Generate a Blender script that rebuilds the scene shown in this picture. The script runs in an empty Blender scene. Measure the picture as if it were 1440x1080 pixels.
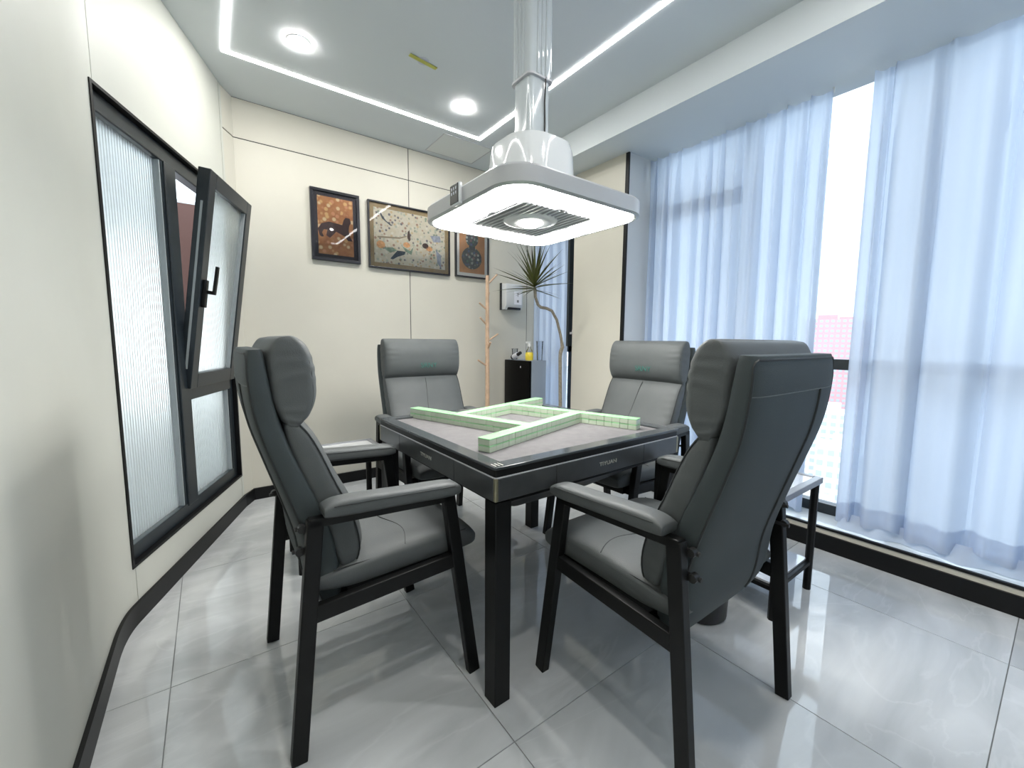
import bpy, bmesh, math, random
from mathutils import Vector, Matrix
random.seed(7)
C = bpy.context.scene.collection
sc = bpy.context.scene

# ------------------------------------------------------------------ camera
F, PITCH, YAW, ROLL, EYE = 580.0, math.radians(5.9), math.radians(36.25), math.radians(0.5), 1.13
fw = Vector((math.sin(YAW)*math.cos(PITCH), math.cos(YAW)*math.cos(PITCH), -math.sin(PITCH)))
rt0 = Vector((math.cos(YAW), -math.sin(YAW), 0)); up0 = rt0.cross(fw)
rt = rt0*math.cos(ROLL) + up0*math.sin(ROLL); upv = -rt0*math.sin(ROLL) + up0*math.cos(ROLL)
cd = bpy.data.cameras.new('camera'); cam = bpy.data.objects.new('camera', cd); C.objects.link(cam)
cd.sensor_width = 36; cd.lens = F/1440*36; cd.clip_start = 0.03; cd.clip_end = 3000
M = Matrix.Identity(4)
for i in range(3):
    M[i][0] = rt[i]; M[i][1] = upv[i]; M[i][2] = -fw[i]
M[2][3] = EYE
cam.matrix_world = M
sc.camera = cam

# ------------------------------------------------------------------ world, exposure
w = bpy.data.worlds.new('overcast_sky'); sc.world = w; w.use_nodes = True
bg = w.node_tree.nodes['Background']
bg.inputs[0].default_value = (0.74, 0.87, 1.0, 1); bg.inputs[1].default_value = 0.90
sc.view_settings.view_transform = 'Standard'; sc.view_settings.look = 'None'
sc.view_settings.exposure = 2.0; sc.view_settings.gamma = 1.0
sc.view_settings.use_curve_mapping = False

# ------------------------------------------------------------------ materials
MATS = {}
def nmat(name):
    m = bpy.data.materials.new(name); m.use_nodes = True
    nt = m.node_tree; p = nt.nodes['Principled BSDF']
    MATS[name] = m
    return m, nt, p
def setp(p, **k):
    for a, v in k.items():
        p.inputs[a.replace('_', ' ')].default_value = v
def plain(name, col, rough=0.5, metal=0.0, var=0.0, scale=20.0, bump=0.0, bscale=200.0, spec=0.5, coat=0.0):
    m, nt, p = nmat(name)
    p.inputs['Base Color'].default_value = (*col, 1); p.inputs['Roughness'].default_value = rough
    p.inputs['Metallic'].default_value = metal; p.inputs['Specular IOR Level'].default_value = spec
    p.inputs['Coat Weight'].default_value = coat
    tc = nt.nodes.new('ShaderNodeTexCoord')
    if var > 0:
        n = nt.nodes.new('ShaderNodeTexNoise'); n.inputs['Scale'].default_value = scale; n.inputs['Detail'].default_value = 4
        r = nt.nodes.new('ShaderNodeValToRGB')
        r.color_ramp.elements[0].position = 0.3; r.color_ramp.elements[1].position = 0.7
        r.color_ramp.elements[0].color = (*[c*(1-var) for c in col], 1)
        r.color_ramp.elements[1].color = (*[min(1, c*(1+var)) for c in col], 1)
        nt.links.new(tc.outputs['Object'], n.inputs['Vector']); nt.links.new(n.outputs['Fac'], r.inputs[0])
        nt.links.new(r.outputs[0], p.inputs['Base Color'])
    if bump > 0:
        n = nt.nodes.new('ShaderNodeTexNoise'); n.inputs['Scale'].default_value = bscale; n.inputs['Detail'].default_value = 3
        b = nt.nodes.new('ShaderNodeBump'); b.inputs['Strength'].default_value = bump; b.inputs['Distance'].default_value = 0.002
        nt.links.new(tc.outputs['Object'], n.inputs['Vector']); nt.links.new(n.outputs['Fac'], b.inputs['Height'])
        nt.links.new(b.outputs[0], p.inputs['Normal'])
    return m
def emit(name, col, strength):
    m, nt, p = nmat(name)
    p.inputs['Base Color'].default_value = (0.9, 0.9, 0.9, 1)
    p.inputs['Emission Color'].default_value = (*col, 1); p.inputs['Emission Strength'].default_value = strength
    return m
def clear_glass(name, tint=(0.97, 0.99, 1.0), fac=0.06):
    m = bpy.data.materials.new(name); m.use_nodes = True; nt = m.node_tree; nt.nodes.clear()
    o = nt.nodes.new('ShaderNodeOutputMaterial'); t = nt.nodes.new('ShaderNodeBsdfTransparent'); g = nt.nodes.new('ShaderNodeBsdfGlossy')
    fr = nt.nodes.new('ShaderNodeFresnel'); fr.inputs[0].default_value = 1.35
    t.inputs[0].default_value = (*tint, 1); g.inputs['Roughness'].default_value = 0.02
    mx = nt.nodes.new('ShaderNodeMixShader')
    nt.links.new(fr.outputs[0], mx.inputs[0]); nt.links.new(t.outputs[0], mx.inputs[1]); nt.links.new(g.outputs[0], mx.inputs[2])
    nt.links.new(mx.outputs[0], o.inputs[0]); MATS[name] = m
    return m

plain('cream_panel', (0.615, 0.59, 0.51), 0.55, var=0.02, scale=3)
plain('cream_panel_side', (0.565, 0.57, 0.515), 0.5, var=0.02, scale=3)
plain('sky_tinted_white', (0.64, 0.68, 0.70), 0.6, var=0.01, scale=2)  # white paint with the bluish cast of sky light mixed into its colour
plain('grey_white_paint', (0.60, 0.62, 0.63), 0.6, var=0.01, scale=2)
plain('joint_dark', (0.02, 0.02, 0.02), 0.6)
plain('black_trim', (0.003, 0.0033, 0.004), 0.45, var=0.1, scale=30, spec=0.3)
plain('window_metal', (0.013, 0.019, 0.024), 0.35, var=0.06, scale=40)
plain('gasket', (0.30, 0.33, 0.34), 0.5)
plain('black_metal', (0.0016, 0.0019, 0.002), 0.45, var=0.1, scale=40, bump=0.08, bscale=700, spec=0.28)
plain('leather', (0.078, 0.085, 0.086), 0.55, var=0.07, scale=9, bump=0.25, bscale=420, spec=0.4)
plain('leather_back', (0.038, 0.048, 0.050), 0.62, var=0.06, scale=9, bump=0.25, bscale=420, spec=0.4)
plain('piping', (0.018, 0.021, 0.022), 0.6)
plain('thread', (0.06, 0.07, 0.07), 0.6)
plain('logo_green', (0.015, 0.12, 0.095), 0.6)
plain('table_panel', (0.075, 0.08, 0.082), 0.3, metal=0.5, var=0.06, scale=30)
plain('table_frame', (0.05, 0.056, 0.06), 0.14, var=0.05, scale=40)
plain('felt', (0.115, 0.11, 0.112), 0.9, var=0.10, scale=35, bump=0.3, bscale=600)
plain('gold_edge', (0.30, 0.28, 0.19), 0.35, metal=0.8)
plain('logo_grey', (0.45, 0.45, 0.40), 0.4, metal=0.3)
plain('tile_white', (0.46, 0.53, 0.41), 0.25)
plain('tile_green', (0.28, 0.52, 0.28), 0.25)
plain('white_plastic', (0.66, 0.68, 0.69), 0.10, coat=0.6)
plain('rim_silver', (0.40, 0.41, 0.42), 0.3, metal=0.2)
plain('duct_plastic', (0.50, 0.54, 0.56), 0.12, coat=1.0)
plain('grille_grey', (0.20, 0.20, 0.21), 0.4)
plain('grille_light', (0.50, 0.50, 0.52), 0.3)
plain('dark_panel', (0.02, 0.022, 0.028), 0.15)
plain('screen_mark', (0.75, 0.76, 0.85), 0.4)
plain('cable_black', (0.015, 0.015, 0.015), 0.5)
plain('wood', (0.58, 0.40, 0.27), 0.45, var=0.15, scale=25)
plain('plant_stem', (0.25, 0.22, 0.17), 0.7, var=0.25, scale=60)
plain('pot_white', (0.7, 0.7, 0.68), 0.4)
plain('soil', (0.05, 0.035, 0.025), 0.9, var=0.3, scale=90)
plain('gloss_black', (0.001, 0.001, 0.0012), 0.08, spec=0.12)
plain('fridge_side', (0.26, 0.30, 0.36), 0.35)
plain('yellow_liquid', (0.80, 0.62, 0.06), 0.3)
plain('label_white', (0.8, 0.8, 0.85), 0.4)
plain('sill_stone', (0.66, 0.72, 0.76), 0.12, var=0.06, scale=6)
plain('tape_yellow', (0.50, 0.50, 0.10), 0.5)
plain('tape_clear', (0.50, 0.52, 0.62), 0.4)
plain('hatch', (0.72, 0.74, 0.72), 0.6)
plain('bin_black', (0.012, 0.012, 0.013), 0.4)
plain('side_top', (0.55, 0.57, 0.60), 0.08, coat=1.0)
plain('table_rim', (0.20, 0.21, 0.23), 0.3)
plain('brown_board', (0.16, 0.07, 0.05), 0.5)
plain('frame_black', (0.012, 0.012, 0.018), 0.3)
plain('frame_bronze', (0.16, 0.11, 0.045), 0.35, metal=0.4, var=0.15, scale=60)
plain('mat_dark', (0.035, 0.03, 0.04), 0.7)
plain('mat_white', (0.82, 0.82, 0.80), 0.7)
plain('mat_gold', (0.33, 0.24, 0.12), 0.6, var=0.1, scale=40)
plain('pink_brick', (0.62, 0.34, 0.34), 0.8, var=0.06, scale=0.05)
plain('pale_concrete', (0.66, 0.65, 0.63), 0.8, var=0.05, scale=0.1)
plain('warm_concrete', (0.62, 0.55, 0.48), 0.8, var=0.05, scale=0.1)
plain('blue_glazing', (0.42, 0.44, 0.48), 0.5)
plain('roof_red', (0.50, 0.24, 0.18), 0.8)
plain('city_ground', (0.45, 0.46, 0.46), 0.9, var=0.3, scale=0.04)
emit('led', (1.0, 0.99, 0.96), 5.2)
emit('downlight_glow', (1.0, 0.98, 0.94), 130.0)
emit('lamp_glow', (1.0, 0.99, 0.96), 8.5)
emit('bulb_glow', (1.0, 0.98, 0.9), 16.0)
emit('corridor_glow', (0.92, 0.97, 1.0), 0.8)
clear_glass('pane_clear')
clear_glass('clear_plastic', (0.93, 0.94, 0.96))
clear_glass('table_glass', (0.75, 0.78, 0.80))
clear_glass('picture_glass', (0.98, 0.98, 0.98))

def leaf_mat():
    m, nt, p = nmat('leaf_green')
    g = nt.nodes.new('ShaderNodeTexCoord'); s = nt.nodes.new('ShaderNodeSeparateXYZ'); r = nt.nodes.new('ShaderNodeValToRGB')
    oi = nt.nodes.new('ShaderNodeObjectInfo'); mx = nt.nodes.new('ShaderNodeMix'); mx.data_type = 'RGBA'
    r.color_ramp.elements[0].color = (0.17, 0.19, 0.05, 1); r.color_ramp.elements[1].color = (0.07, 0.08, 0.045, 1)
    nt.links.new(g.outputs['Generated'], s.inputs[0]); nt.links.new(s.outputs[0], r.inputs[0])
    mx.inputs[7].default_value = (0.14, 0.15, 0.04, 1)
    mu = nt.nodes.new('ShaderNodeMath'); mu.operation = 'MULTIPLY'; mu.inputs[1].default_value = 0.5
    nt.links.new(oi.outputs['Random'], mu.inputs[0]); nt.links.new(mu.outputs[0], mx.inputs[0])
    nt.links.new(r.outputs[0], mx.inputs[6]); nt.links.new(mx.outputs[2], p.inputs['Base Color'])
    p.inputs['Roughness'].default_value = 0.4
leaf_mat()

def floor_mat():
    m, nt, p = nmat('polished_tile')
    geo = nt.nodes.new('ShaderNodeNewGeometry'); oi = nt.nodes.new('ShaderNodeObjectInfo')
    sc_ = nt.nodes.new('ShaderNodeVectorMath'); sc_.operation = 'SCALE'; sc_.inputs['Scale'].default_value = 37.0
    comb = nt.nodes.new('ShaderNodeCombineXYZ')
    for i in range(3): nt.links.new(oi.outputs['Random'], comb.inputs[i])
    nt.links.new(comb.outputs[0], sc_.inputs[0])
    ad = nt.nodes.new('ShaderNodeVectorMath'); ad.operation = 'ADD'
    nt.links.new(geo.outputs['Position'], ad.inputs[0]); nt.links.new(sc_.outputs[0], ad.inputs[1])
    mp = nt.nodes.new('ShaderNodeMapping'); mp.inputs['Rotation'].default_value = (0, 0, 0.6); mp.inputs['Scale'].default_value = (1.0, 2.6, 1)
    nt.links.new(ad.outputs[0], mp.inputs[0])
    n = nt.nodes.new('ShaderNodeTexNoise'); n.inputs['Scale'].default_value = 1.5; n.inputs['Detail'].default_value = 7; n.inputs['Distortion'].default_value = 1.2
    nt.links.new(mp.outputs[0], n.inputs['Vector'])
    r = nt.nodes.new('ShaderNodeValToRGB')
    e = r.color_ramp.elements; e[0].position = 0.30; e[0].color = (0.45, 0.465, 0.47, 1); e[1].position = 0.72; e[1].color = (0.62, 0.635, 0.64, 1)
    nt.links.new(n.outputs['Fac'], r.inputs[0])
    v = nt.nodes.new('ShaderNodeTexNoise'); v.inputs['Scale'].default_value = 1.1; v.inputs['Detail'].default_value = 5; v.inputs['Distortion'].default_value = 2.0
    nt.links.new(mp.outputs[0], v.inputs['Vector'])
    rv = nt.nodes.new('ShaderNodeValToRGB'); ev = rv.color_ramp.elements
    ev[0].position = 0.475; ev[0].color = (0, 0, 0, 1); ev[1].position = 0.5; ev[1].color = (1, 1, 1, 1)
    x = ev.new(0.525); x.color = (0, 0, 0, 1)
    nt.links.new(v.outputs['Fac'], rv.inputs[0])
    mul = nt.nodes.new('ShaderNodeMath'); mul.operation = 'MULTIPLY'; mul.inputs[1].default_value = 0.16
    nt.links.new(rv.outputs[0], mul.inputs[0])
    mx = nt.nodes.new('ShaderNodeMix'); mx.data_type = 'RGBA'; mx.inputs[7].default_value = (0.78, 0.79, 0.79, 1)
    nt.links.new(mul.outputs[0], mx.inputs[0]); nt.links.new(r.outputs[0], mx.inputs[6])
    nt.links.new(mx.outputs[2], p.inputs['Base Color'])
    p.inputs['Roughness'].default_value = 0.04; p.inputs['Specular IOR Level'].default_value = 0.6
floor_mat()
plain('grout', (0.25, 0.26, 0.26), 0.8)

def fluted_glass():
    m, nt, p = nmat('fluted_glass')
    setp(p, Base_Color=(0.93, 0.97, 0.95, 1), Roughness=0.45, Transmission_Weight=0.8, IOR=1.2)
    tc = nt.nodes.new('ShaderNodeTexCoord'); wv = nt.nodes.new('ShaderNodeTexWave'); wv.inputs['Scale'].default_value = 18.0
    wv.bands_direction = 'X'; wv.wave_type = 'BANDS'
    b = nt.nodes.new('ShaderNodeBump'); b.inputs['Strength'].default_value = 0.8; b.inputs['Distance'].default_value = 0.006
    nt.links.new(tc.outputs['Object'], wv.inputs['Vector']); nt.links.new(wv.outputs['Fac'], b.inputs['Height']); nt.links.new(b.outputs[0], p.inputs['Normal'])
fluted_glass()

def curtain_mat():
    m = bpy.data.materials.new('sheer_fabric'); m.use_nodes = True; nt = m.node_tree; nt.nodes.clear()
    o = nt.nodes.new('ShaderNodeOutputMaterial'); d = nt.nodes.new('ShaderNodeBsdfDiffuse'); t = nt.nodes.new('ShaderNodeBsdfTranslucent'); tr = nt.nodes.new('ShaderNodeBsdfTransparent')
    d.inputs[0].default_value = (0.60, 0.66, 0.76, 1); t.inputs[0].default_value = (0.72, 0.80, 0.93, 1); tr.inputs[0].default_value = (0.9, 0.95, 1, 1)
    a = nt.nodes.new('ShaderNodeMixShader'); a.inputs[0].default_value = 0.45
    b = nt.nodes.new('ShaderNodeMixShader'); b.inputs[0].default_value = 0.04
    nt.links.new(d.outputs[0], a.inputs[1]); nt.links.new(t.outputs[0], a.inputs[2])
    nt.links.new(a.outputs[0], b.inputs[1]); nt.links.new(tr.outputs[0], b.inputs[2]); nt.links.new(b.outputs[0], o.inputs[0])
    MATS['sheer_fabric'] = m
curtain_mat()

def art_mat(name, base, spots, scale, th=(0.18, 0.36)):
    m, nt, p = nmat(name)
    tc = nt.nodes.new('ShaderNodeTexCoord'); v = nt.nodes.new('ShaderNodeTexVoronoi'); v.inputs['Scale'].default_value = scale
    n = nt.nodes.new('ShaderNodeTexNoise'); n.inputs['Scale'].default_value = scale*0.6; n.inputs['Detail'].default_value = 5
    nt.links.new(tc.outputs['Object'], v.inputs['Vector']); nt.links.new(tc.outputs['Object'], n.inputs['Vector'])
    r = nt.nodes.new('ShaderNodeValToRGB'); r.color_ramp.interpolation = 'LINEAR'
    e = r.color_ramp.elements; e[0].position = 0.3; e[0].color = (*base[0], 1); e[1].position = 0.7; e[1].color = (*base[1], 1)
    nt.links.new(n.outputs['Fac'], r.inputs[0])
    r2 = nt.nodes.new('ShaderNodeValToRGB'); e2 = r2.color_ramp.elements
    e2[0].position = th[0]; e2[0].color = (1, 1, 1, 1); e2[1].position = th[1]; e2[1].color = (0, 0, 0, 1)
    nt.links.new(v.outputs['Distance'], r2.inputs[0])
    mx = nt.nodes.new('ShaderNodeMix'); mx.data_type = 'RGBA'
    hs = nt.nodes.new('ShaderNodeValToRGB'); hs.color_ramp.interpolation = 'CONSTANT'
    el = hs.color_ramp.elements; el[0].color = (*spots[0], 1); el[1].position = 1.0/len(spots); el[1].color = (*spots[1], 1)
    for i in range(2, len(spots)):
        q = el.new(i/len(spots)); q.color = (*spots[i], 1)
    sx = nt.nodes.new('ShaderNodeSeparateColor'); nt.links.new(v.outputs['Color'], sx.inputs[0]); nt.links.new(sx.outputs[0], hs.inputs[0])
    nt.links.new(r2.outputs[0], mx.inputs[0]); nt.links.new(r.outputs[0], mx.inputs[6]); nt.links.new(hs.outputs[0], mx.inputs[7])
    nt.links.new(mx.outputs[2], p.inputs['Base Color']); p.inputs['Roughness'].default_value = 0.6
art_mat('art_floral_rust', ((0.36, 0.13, 0.05), (0.52, 0.24, 0.09)), [(0.70, 0.45, 0.20), (0.62, 0.30, 0.16), (0.75, 0.58, 0.34), (0.48, 0.22, 0.10)], 30, (0.30, 0.52))
art_mat('art_garden_cream', ((0.62, 0.55, 0.40), (0.66, 0.62, 0.52)), [(0.36, 0.22, 0.16), (0.25, 0.31, 0.24), (0.58, 0.44, 0.26), (0.70, 0.66, 0.56), (0.16, 0.15, 0.17), (0.45, 0.48, 0.38), (0.66, 0.60, 0.46)], 40, (0.30, 0.50))
plain('art_brown', (0.50, 0.26, 0.13), 0.6, var=0.12, scale=14)
art_mat('art_vase_dark', ((0.05, 0.07, 0.09), (0.10, 0.12, 0.13)), [(0.45, 0.48, 0.45), (0.07, 0.16, 0.13), (0.22, 0.13, 0.15), (0.08, 0.12, 0.24), (0.30, 0.33, 0.32)], 34, (0.32, 0.5))
plain('art_animal', (0.055, 0.02, 0.018), 0.6, var=0.35, scale=70)
plain('art_bird', (0.05, 0.07, 0.09), 0.6, var=0.3, scale=70)
plain('art_branch', (0.30, 0.24, 0.16), 0.6)
plain('art_leaf', (0.22, 0.30, 0.22), 0.6, var=0.3, scale=50)
plain('art_flower', (0.68, 0.36, 0.16), 0.6, var=0.25, scale=60)
plain('art_rock', (0.33, 0.35, 0.42), 0.6, var=0.3, scale=40)
plain('art_dark', (0.07, 0.04, 0.03), 0.6)

# ------------------------------------------------------------------ mesh helpers
def bm_new(): return bmesh.new()
def bx(bm, x0, x1, y0, y1, z0, z1, bev=0.0, seg=2, mi=0):
    vs = [bm.verts.new((x, y, z)) for z in (z0, z1) for y in (y0, y1) for x in (x0, x1)]
    fs = [bm.faces.new([vs[i] for i in f]) for f in ((0,2,3,1), (4,5,7,6), (0,1,5,4), (2,6,7,3), (0,4,6,2), (1,3,7,5))]
    for f in fs: f.material_index = mi
    if bev > 0:
        es = list({e for f in fs for e in f.edges})
        bmesh.ops.bevel(bm, geom=es, offset=bev, segments=seg, affect='EDGES', profile=0.5)
    return bm
def prism(bm, pts, z0, z1, axis='z', bev=0.0):
    # pts: 2D outline; extruded along an axis
    def P(a, b, c):
        return {'z': (a, b, c), 'y': (a, c, b), 'x': (c, a, b)}[axis]
    lo = [bm.verts.new(P(a, b, z0)) for a, b in pts]; hi = [bm.verts.new(P(a, b, z1)) for a, b in pts]
    n = len(pts); fs = [bm.faces.new(lo), bm.faces.new(hi)]
    for i in range(n):
        fs.append(bm.faces.new((lo[i], lo[(i+1) % n], hi[(i+1) % n], hi[i])))
    bmesh.ops.recalc_face_normals(bm, faces=fs)
    if bev > 0:
        es = list({e for f in fs[:2] for e in f.edges})
        bmesh.ops.bevel(bm, geom=es, offset=bev, segments=2, affect='EDGES', profile=0.5)
    return bm
def tube(bm, pts, r, n=8, closed=False, cap=True):
    pts = [Vector(p) for p in pts]; m = len(pts)
    rs = r if isinstance(r, (list, tuple)) else [r]*m
    rings = []; prev = None
    for i, p in enumerate(pts):
        a = pts[(i-1) % m] if (closed or i > 0) else p
        b = pts[(i+1) % m] if (closed or i < m-1) else p
        t = (b-a).normalized()
        if prev is None:
            u = t.orthogonal().normalized()
        else:
            u = prev - t*prev.dot(t)
            u = u.normalized() if u.length > 1e-6 else t.orthogonal().normalized()
        prev = u; v = t.cross(u)
        rings.append([bm.verts.new(p + (u*math.cos(2*math.pi*k/n) + v*math.sin(2*math.pi*k/n))*rs[i]) for k in range(n)])
    for i in range(m if closed else m-1):
        A, B = rings[i], rings[(i+1) % m]
        for k in range(n):
            bm.faces.new((A[k], A[(k+1) % n], B[(k+1) % n], B[k]))
    if cap and not closed:
        bm.faces.new(list(reversed(rings[0]))); bm.faces.new(rings[-1])
    return bm
def bar(bm, p0, p1, w, d, side=(1, 0, 0), bev=0.003):
    # rectangular bar from p0 to p1, w across `side`, d across the other way
    p0, p1 = Vector(p0), Vector(p1); t = (p1-p0).normalized(); s = Vector(side); s = (s - t*s.dot(t)).normalized(); q = t.cross(s)
    vs = [bm.verts.new(p + s*a*w/2 + q*b*d/2) for p in (p0, p1) for a, b in ((-1,-1), (1,-1), (1,1), (-1,1))]
    fs = [bm.faces.new([vs[i] for i in f]) for f in ((3,2,1,0), (4,5,6,7), (0,1,5,4), (1,2,6,5), (2,3,7,6), (3,0,4,7))]
    if bev > 0:
        es = list({e for f in fs for e in f.edges})
        bmesh.ops.bevel(bm, geom=es, offset=bev, segments=2, affect='EDGES', profile=0.5)
    return bm
def lathe(bm, prof, n=24, center=(0, 0)):
    rings = []
    for r, z in prof:
        rings.append([bm.verts.new((center[0]+r*math.cos(2*math.pi*k/n), center[1]+r*math.sin(2*math.pi*k/n), z)) for k in range(n)])
    for A, B in zip(rings, rings[1:]):
        for k in range(n): bm.faces.new((A[k], A[(k+1) % n], B[(k+1) % n], B[k]))
    bm.faces.new(list(reversed(rings[0]))); bm.faces.new(rings[-1])
    return bm
def rrect(cx, cy, hx, hy, r, n=8):
    out = []
    for sx, sy, a0 in ((1, 1, 0), (-1, 1, 90), (-1, -1, 180), (1, -1, 270)):
        for k in range(n+1):
            a = math.radians(a0 + 90*k/n)
            out.append((cx + sx*(hx-r) + r*math.cos(a), cy + sy*(hy-r) + r*math.sin(a)))
    return out
def loops(bm, rings, cap0=True, cap1=True):
    V = [[bm.verts.new(p) for p in r] for r in rings]; n = len(V[0])
    for A, B in zip(V, V[1:]):
        for k in range(n): bm.faces.new((A[k], A[(k+1) % n], B[(k+1) % n], B[k]))
    if cap0: bm.faces.new(list(reversed(V[0])))
    if cap1: bm.faces.new(V[-1])
    return bm
def lerp_tab(tab, t):
    # tab: list of (t, values...) -> smooth interpolation (Catmull-Rom)
    for i in range(len(tab)-1):
        if t <= tab[i+1][0] or i == len(tab)-2:
            a, b = tab[i], tab[i+1]; k = (t-a[0])/(b[0]-a[0]); k = min(max(k, 0), 1)
            p = tab[max(i-1, 0)]; q = tab[min(i+2, len(tab)-1)]
            out = []
            for j in range(1, len(a)):
                m0 = (b[j]-p[j])*(b[0]-a[0])/max(b[0]-p[0], 1e-6); m1 = (q[j]-a[j])*(b[0]-a[0])/max(q[0]-a[0], 1e-6)
                k2, k3 = k*k, k*k*k
                out.append((2*k3-3*k2+1)*a[j] + (k3-2*k2+k)*m0 + (-2*k3+3*k2)*b[j] + (k3-k2)*m1)
            return out
def pad(bm, tab, hw, p=3.0, q=5.0, nst=26, nseg=40, wob=None, wtap=0.07):
    # upholstered shape: tab rows (t, y, z, half front, half back); cross-section a superellipse in x and the path normal
    rings = []
    for i in range(nst):
        tt = i/(nst-1); t = 0.5-0.5*math.cos(math.pi*tt)         # denser at both ends
        t = 0.004 + 0.992*t
        y, z, hf, hb = lerp_tab(tab, t)
        y0, z0, _, _ = lerp_tab(tab, max(t-0.01, 0)); y1, z1, _, _ = lerp_tab(tab, min(t+0.01, 1))
        ty, tz = y1-y0, z1-z0; L = math.hypot(ty, tz) or 1; ny, nz = tz/L, -ty/L
        e = max(1-abs(2*t-1)**q, 0.0)**(1/q)
        e = max(e, 0.06)
        W = hw*(1-wtap+wtap*e)
        ring = []
        for k in range(nseg):
            a = 2*math.pi*k/nseg; c, s = math.cos(a), math.sin(a)
            X = W*math.copysign(abs(c)**(2/p), c); D = (hf if s > 0 else hb)*e*math.copysign(abs(s)**(2/p), s)
            if wob:
                dX, dD = wob(t, X/W, D, s); X += dX; D += dD
            ring.append((X, y+ny*D, z+nz*D))
        rings.append(ring)
    return loops(bm, rings)
def obj(name, bm, mats, parent=None, smooth=None, loc=None, rot=None):
    me = bpy.data.meshes.new(name); bmesh.ops.recalc_face_normals(bm, faces=bm.faces[:])
    bm.to_mesh(me); bm.free()
    for m in (mats if isinstance(mats, (list, tuple)) else [mats]): me.materials.append(MATS[m])
    if smooth is not None:
        me.polygons.foreach_set('use_smooth', [True]*len(me.polygons))
        me.set_sharp_from_angle(angle=math.radians(smooth))
    o = bpy.data.objects.new(name, me); C.objects.link(o)
    if parent: o.parent = parent
    if loc: o.location = loc
    if rot: o.rotation_euler = rot
    return o
def empty(name, loc=(0, 0, 0), rz=0.0):
    o = bpy.data.objects.new(name, None); C.objects.link(o); o.location = loc; o.rotation_euler = (0, 0, rz)
    o.empty_display_size = 0.05
    return o
def tag(o, label, cat, group=None, kind=None):
    o['label'] = label; o['category'] = cat
    if group: o['group'] = group
    if kind: o['kind'] = kind
    return o
def struct(o, label=None):
    o['kind'] = 'structure'
    if label: o['label'] = label
    return o
def copy_tree(o, parent=None):
    c = o.copy(); C.objects.link(c); c.parent = parent
    for ch in list(o.children): copy_tree(ch, c)
    return c
def box_obj(name, dims, mat, parent=None, bev=0.0):
    b = bm_new(); bx(b, *dims, bev=bev); return obj(name, b, mat, parent)
def text_obj(name, body, size, mat, parent, mw, extrude=0.0006):
    cu = bpy.data.curves.new('lettering', 'FONT'); cu.body = body; cu.size = size; cu.extrude = extrude; cu.align_x = 'CENTER'; cu.align_y = 'CENTER'
    t = bpy.data.objects.new('lettering', cu); C.objects.link(t)
    bpy.context.view_layer.update()
    me = bpy.data.meshes.new_from_object(t.evaluated_get(bpy.context.evaluated_depsgraph_get()))
    bpy.data.objects.remove(t); bpy.data.curves.remove(cu)
    me.name = name; me.materials.clear(); me.materials.append(MATS[mat]); me.transform(mw)
    o = bpy.data.objects.new(name, me); C.objects.link(o); o.parent = parent
    return o

# ------------------------------------------------------------------ the room
XL, XR, YB, YF, ZC = -0.325, 2.68, 3.35, -1.35, 2.68
ZS, XBEAM = 2.50, 2.26                         # beam soffit, beam face
# floor with 0.8 m polished tiles
fl = struct(box_obj('floor', (-0.37, XR+0.02, YF-0.02, YB+0.03, -0.06, -0.004), 'grout'), 'pale grey polished floor tiles')
gx = [-0.37] + [0.64+0.8*k for k in range(-1, 3)] + [XR+0.02]
gy = [YF-0.02] + [0.845+0.8*k for k in range(-2, 4)] + [YB+0.03]
tile_cache = {}
for i in range(len(gx)-1):
    for j in range(len(gy)-1):
        wx, wy = gx[i+1]-gx[i], gy[j+1]-gy[j]; key = (round(wx, 4), round(wy, 4))
        if key not in tile_cache:
            b = bm_new(); bx(b, 0.0012, wx-0.0012, 0.0012, wy-0.0012, -0.010, 0.0, bev=0.0006, seg=1)
            o = obj('floor_tile', b, 'polished_tile', fl); tile_cache[key] = o.data
        else:
            o = bpy.data.objects.new('floor_tile', tile_cache[key]); C.objects.link(o); o.parent = fl
        o.location = (gx[i], gy[j], 0)
# ceiling
ce = struct(box_obj('ceiling', (-0.60, XR+0.40, YF-0.02, YB+0.05, ZC, ZC+0.06), 'sky_tinted_white'), 'flat white ceiling')
struct(box_obj('ceiling_beam', (XBEAM, XR+0.21, YF, YB, ZS, ZC), 'sky_tinted_white'), 'white dropped beam along the window side')

# back wall: dark backing, cream panels in front with thin dark joints
wb = struct(box_obj('wall_back', (0.10, XR+0.35, YB+0.0022, YB+0.07, 0, ZC), 'joint_dark'), 'cream panelled back wall')
def wall_panel(parent, x0, x1, z0, z1, y, mat='cream_panel', t=0.004):
    g = 0.0032
    return box_obj('wall_panel', (x0+g, x1-g, y, y+t, z0+g, z1-g), mat, parent)
for x0, x1 in ((0.195, 1.389), (1.389, 2.633), (2.633, XR+0.35)):
    wall_panel(wb, x0, x1, 0.0, 2.432, YB); wall_panel(wb, x0, x1, 2.432, ZC, YB)
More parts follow.
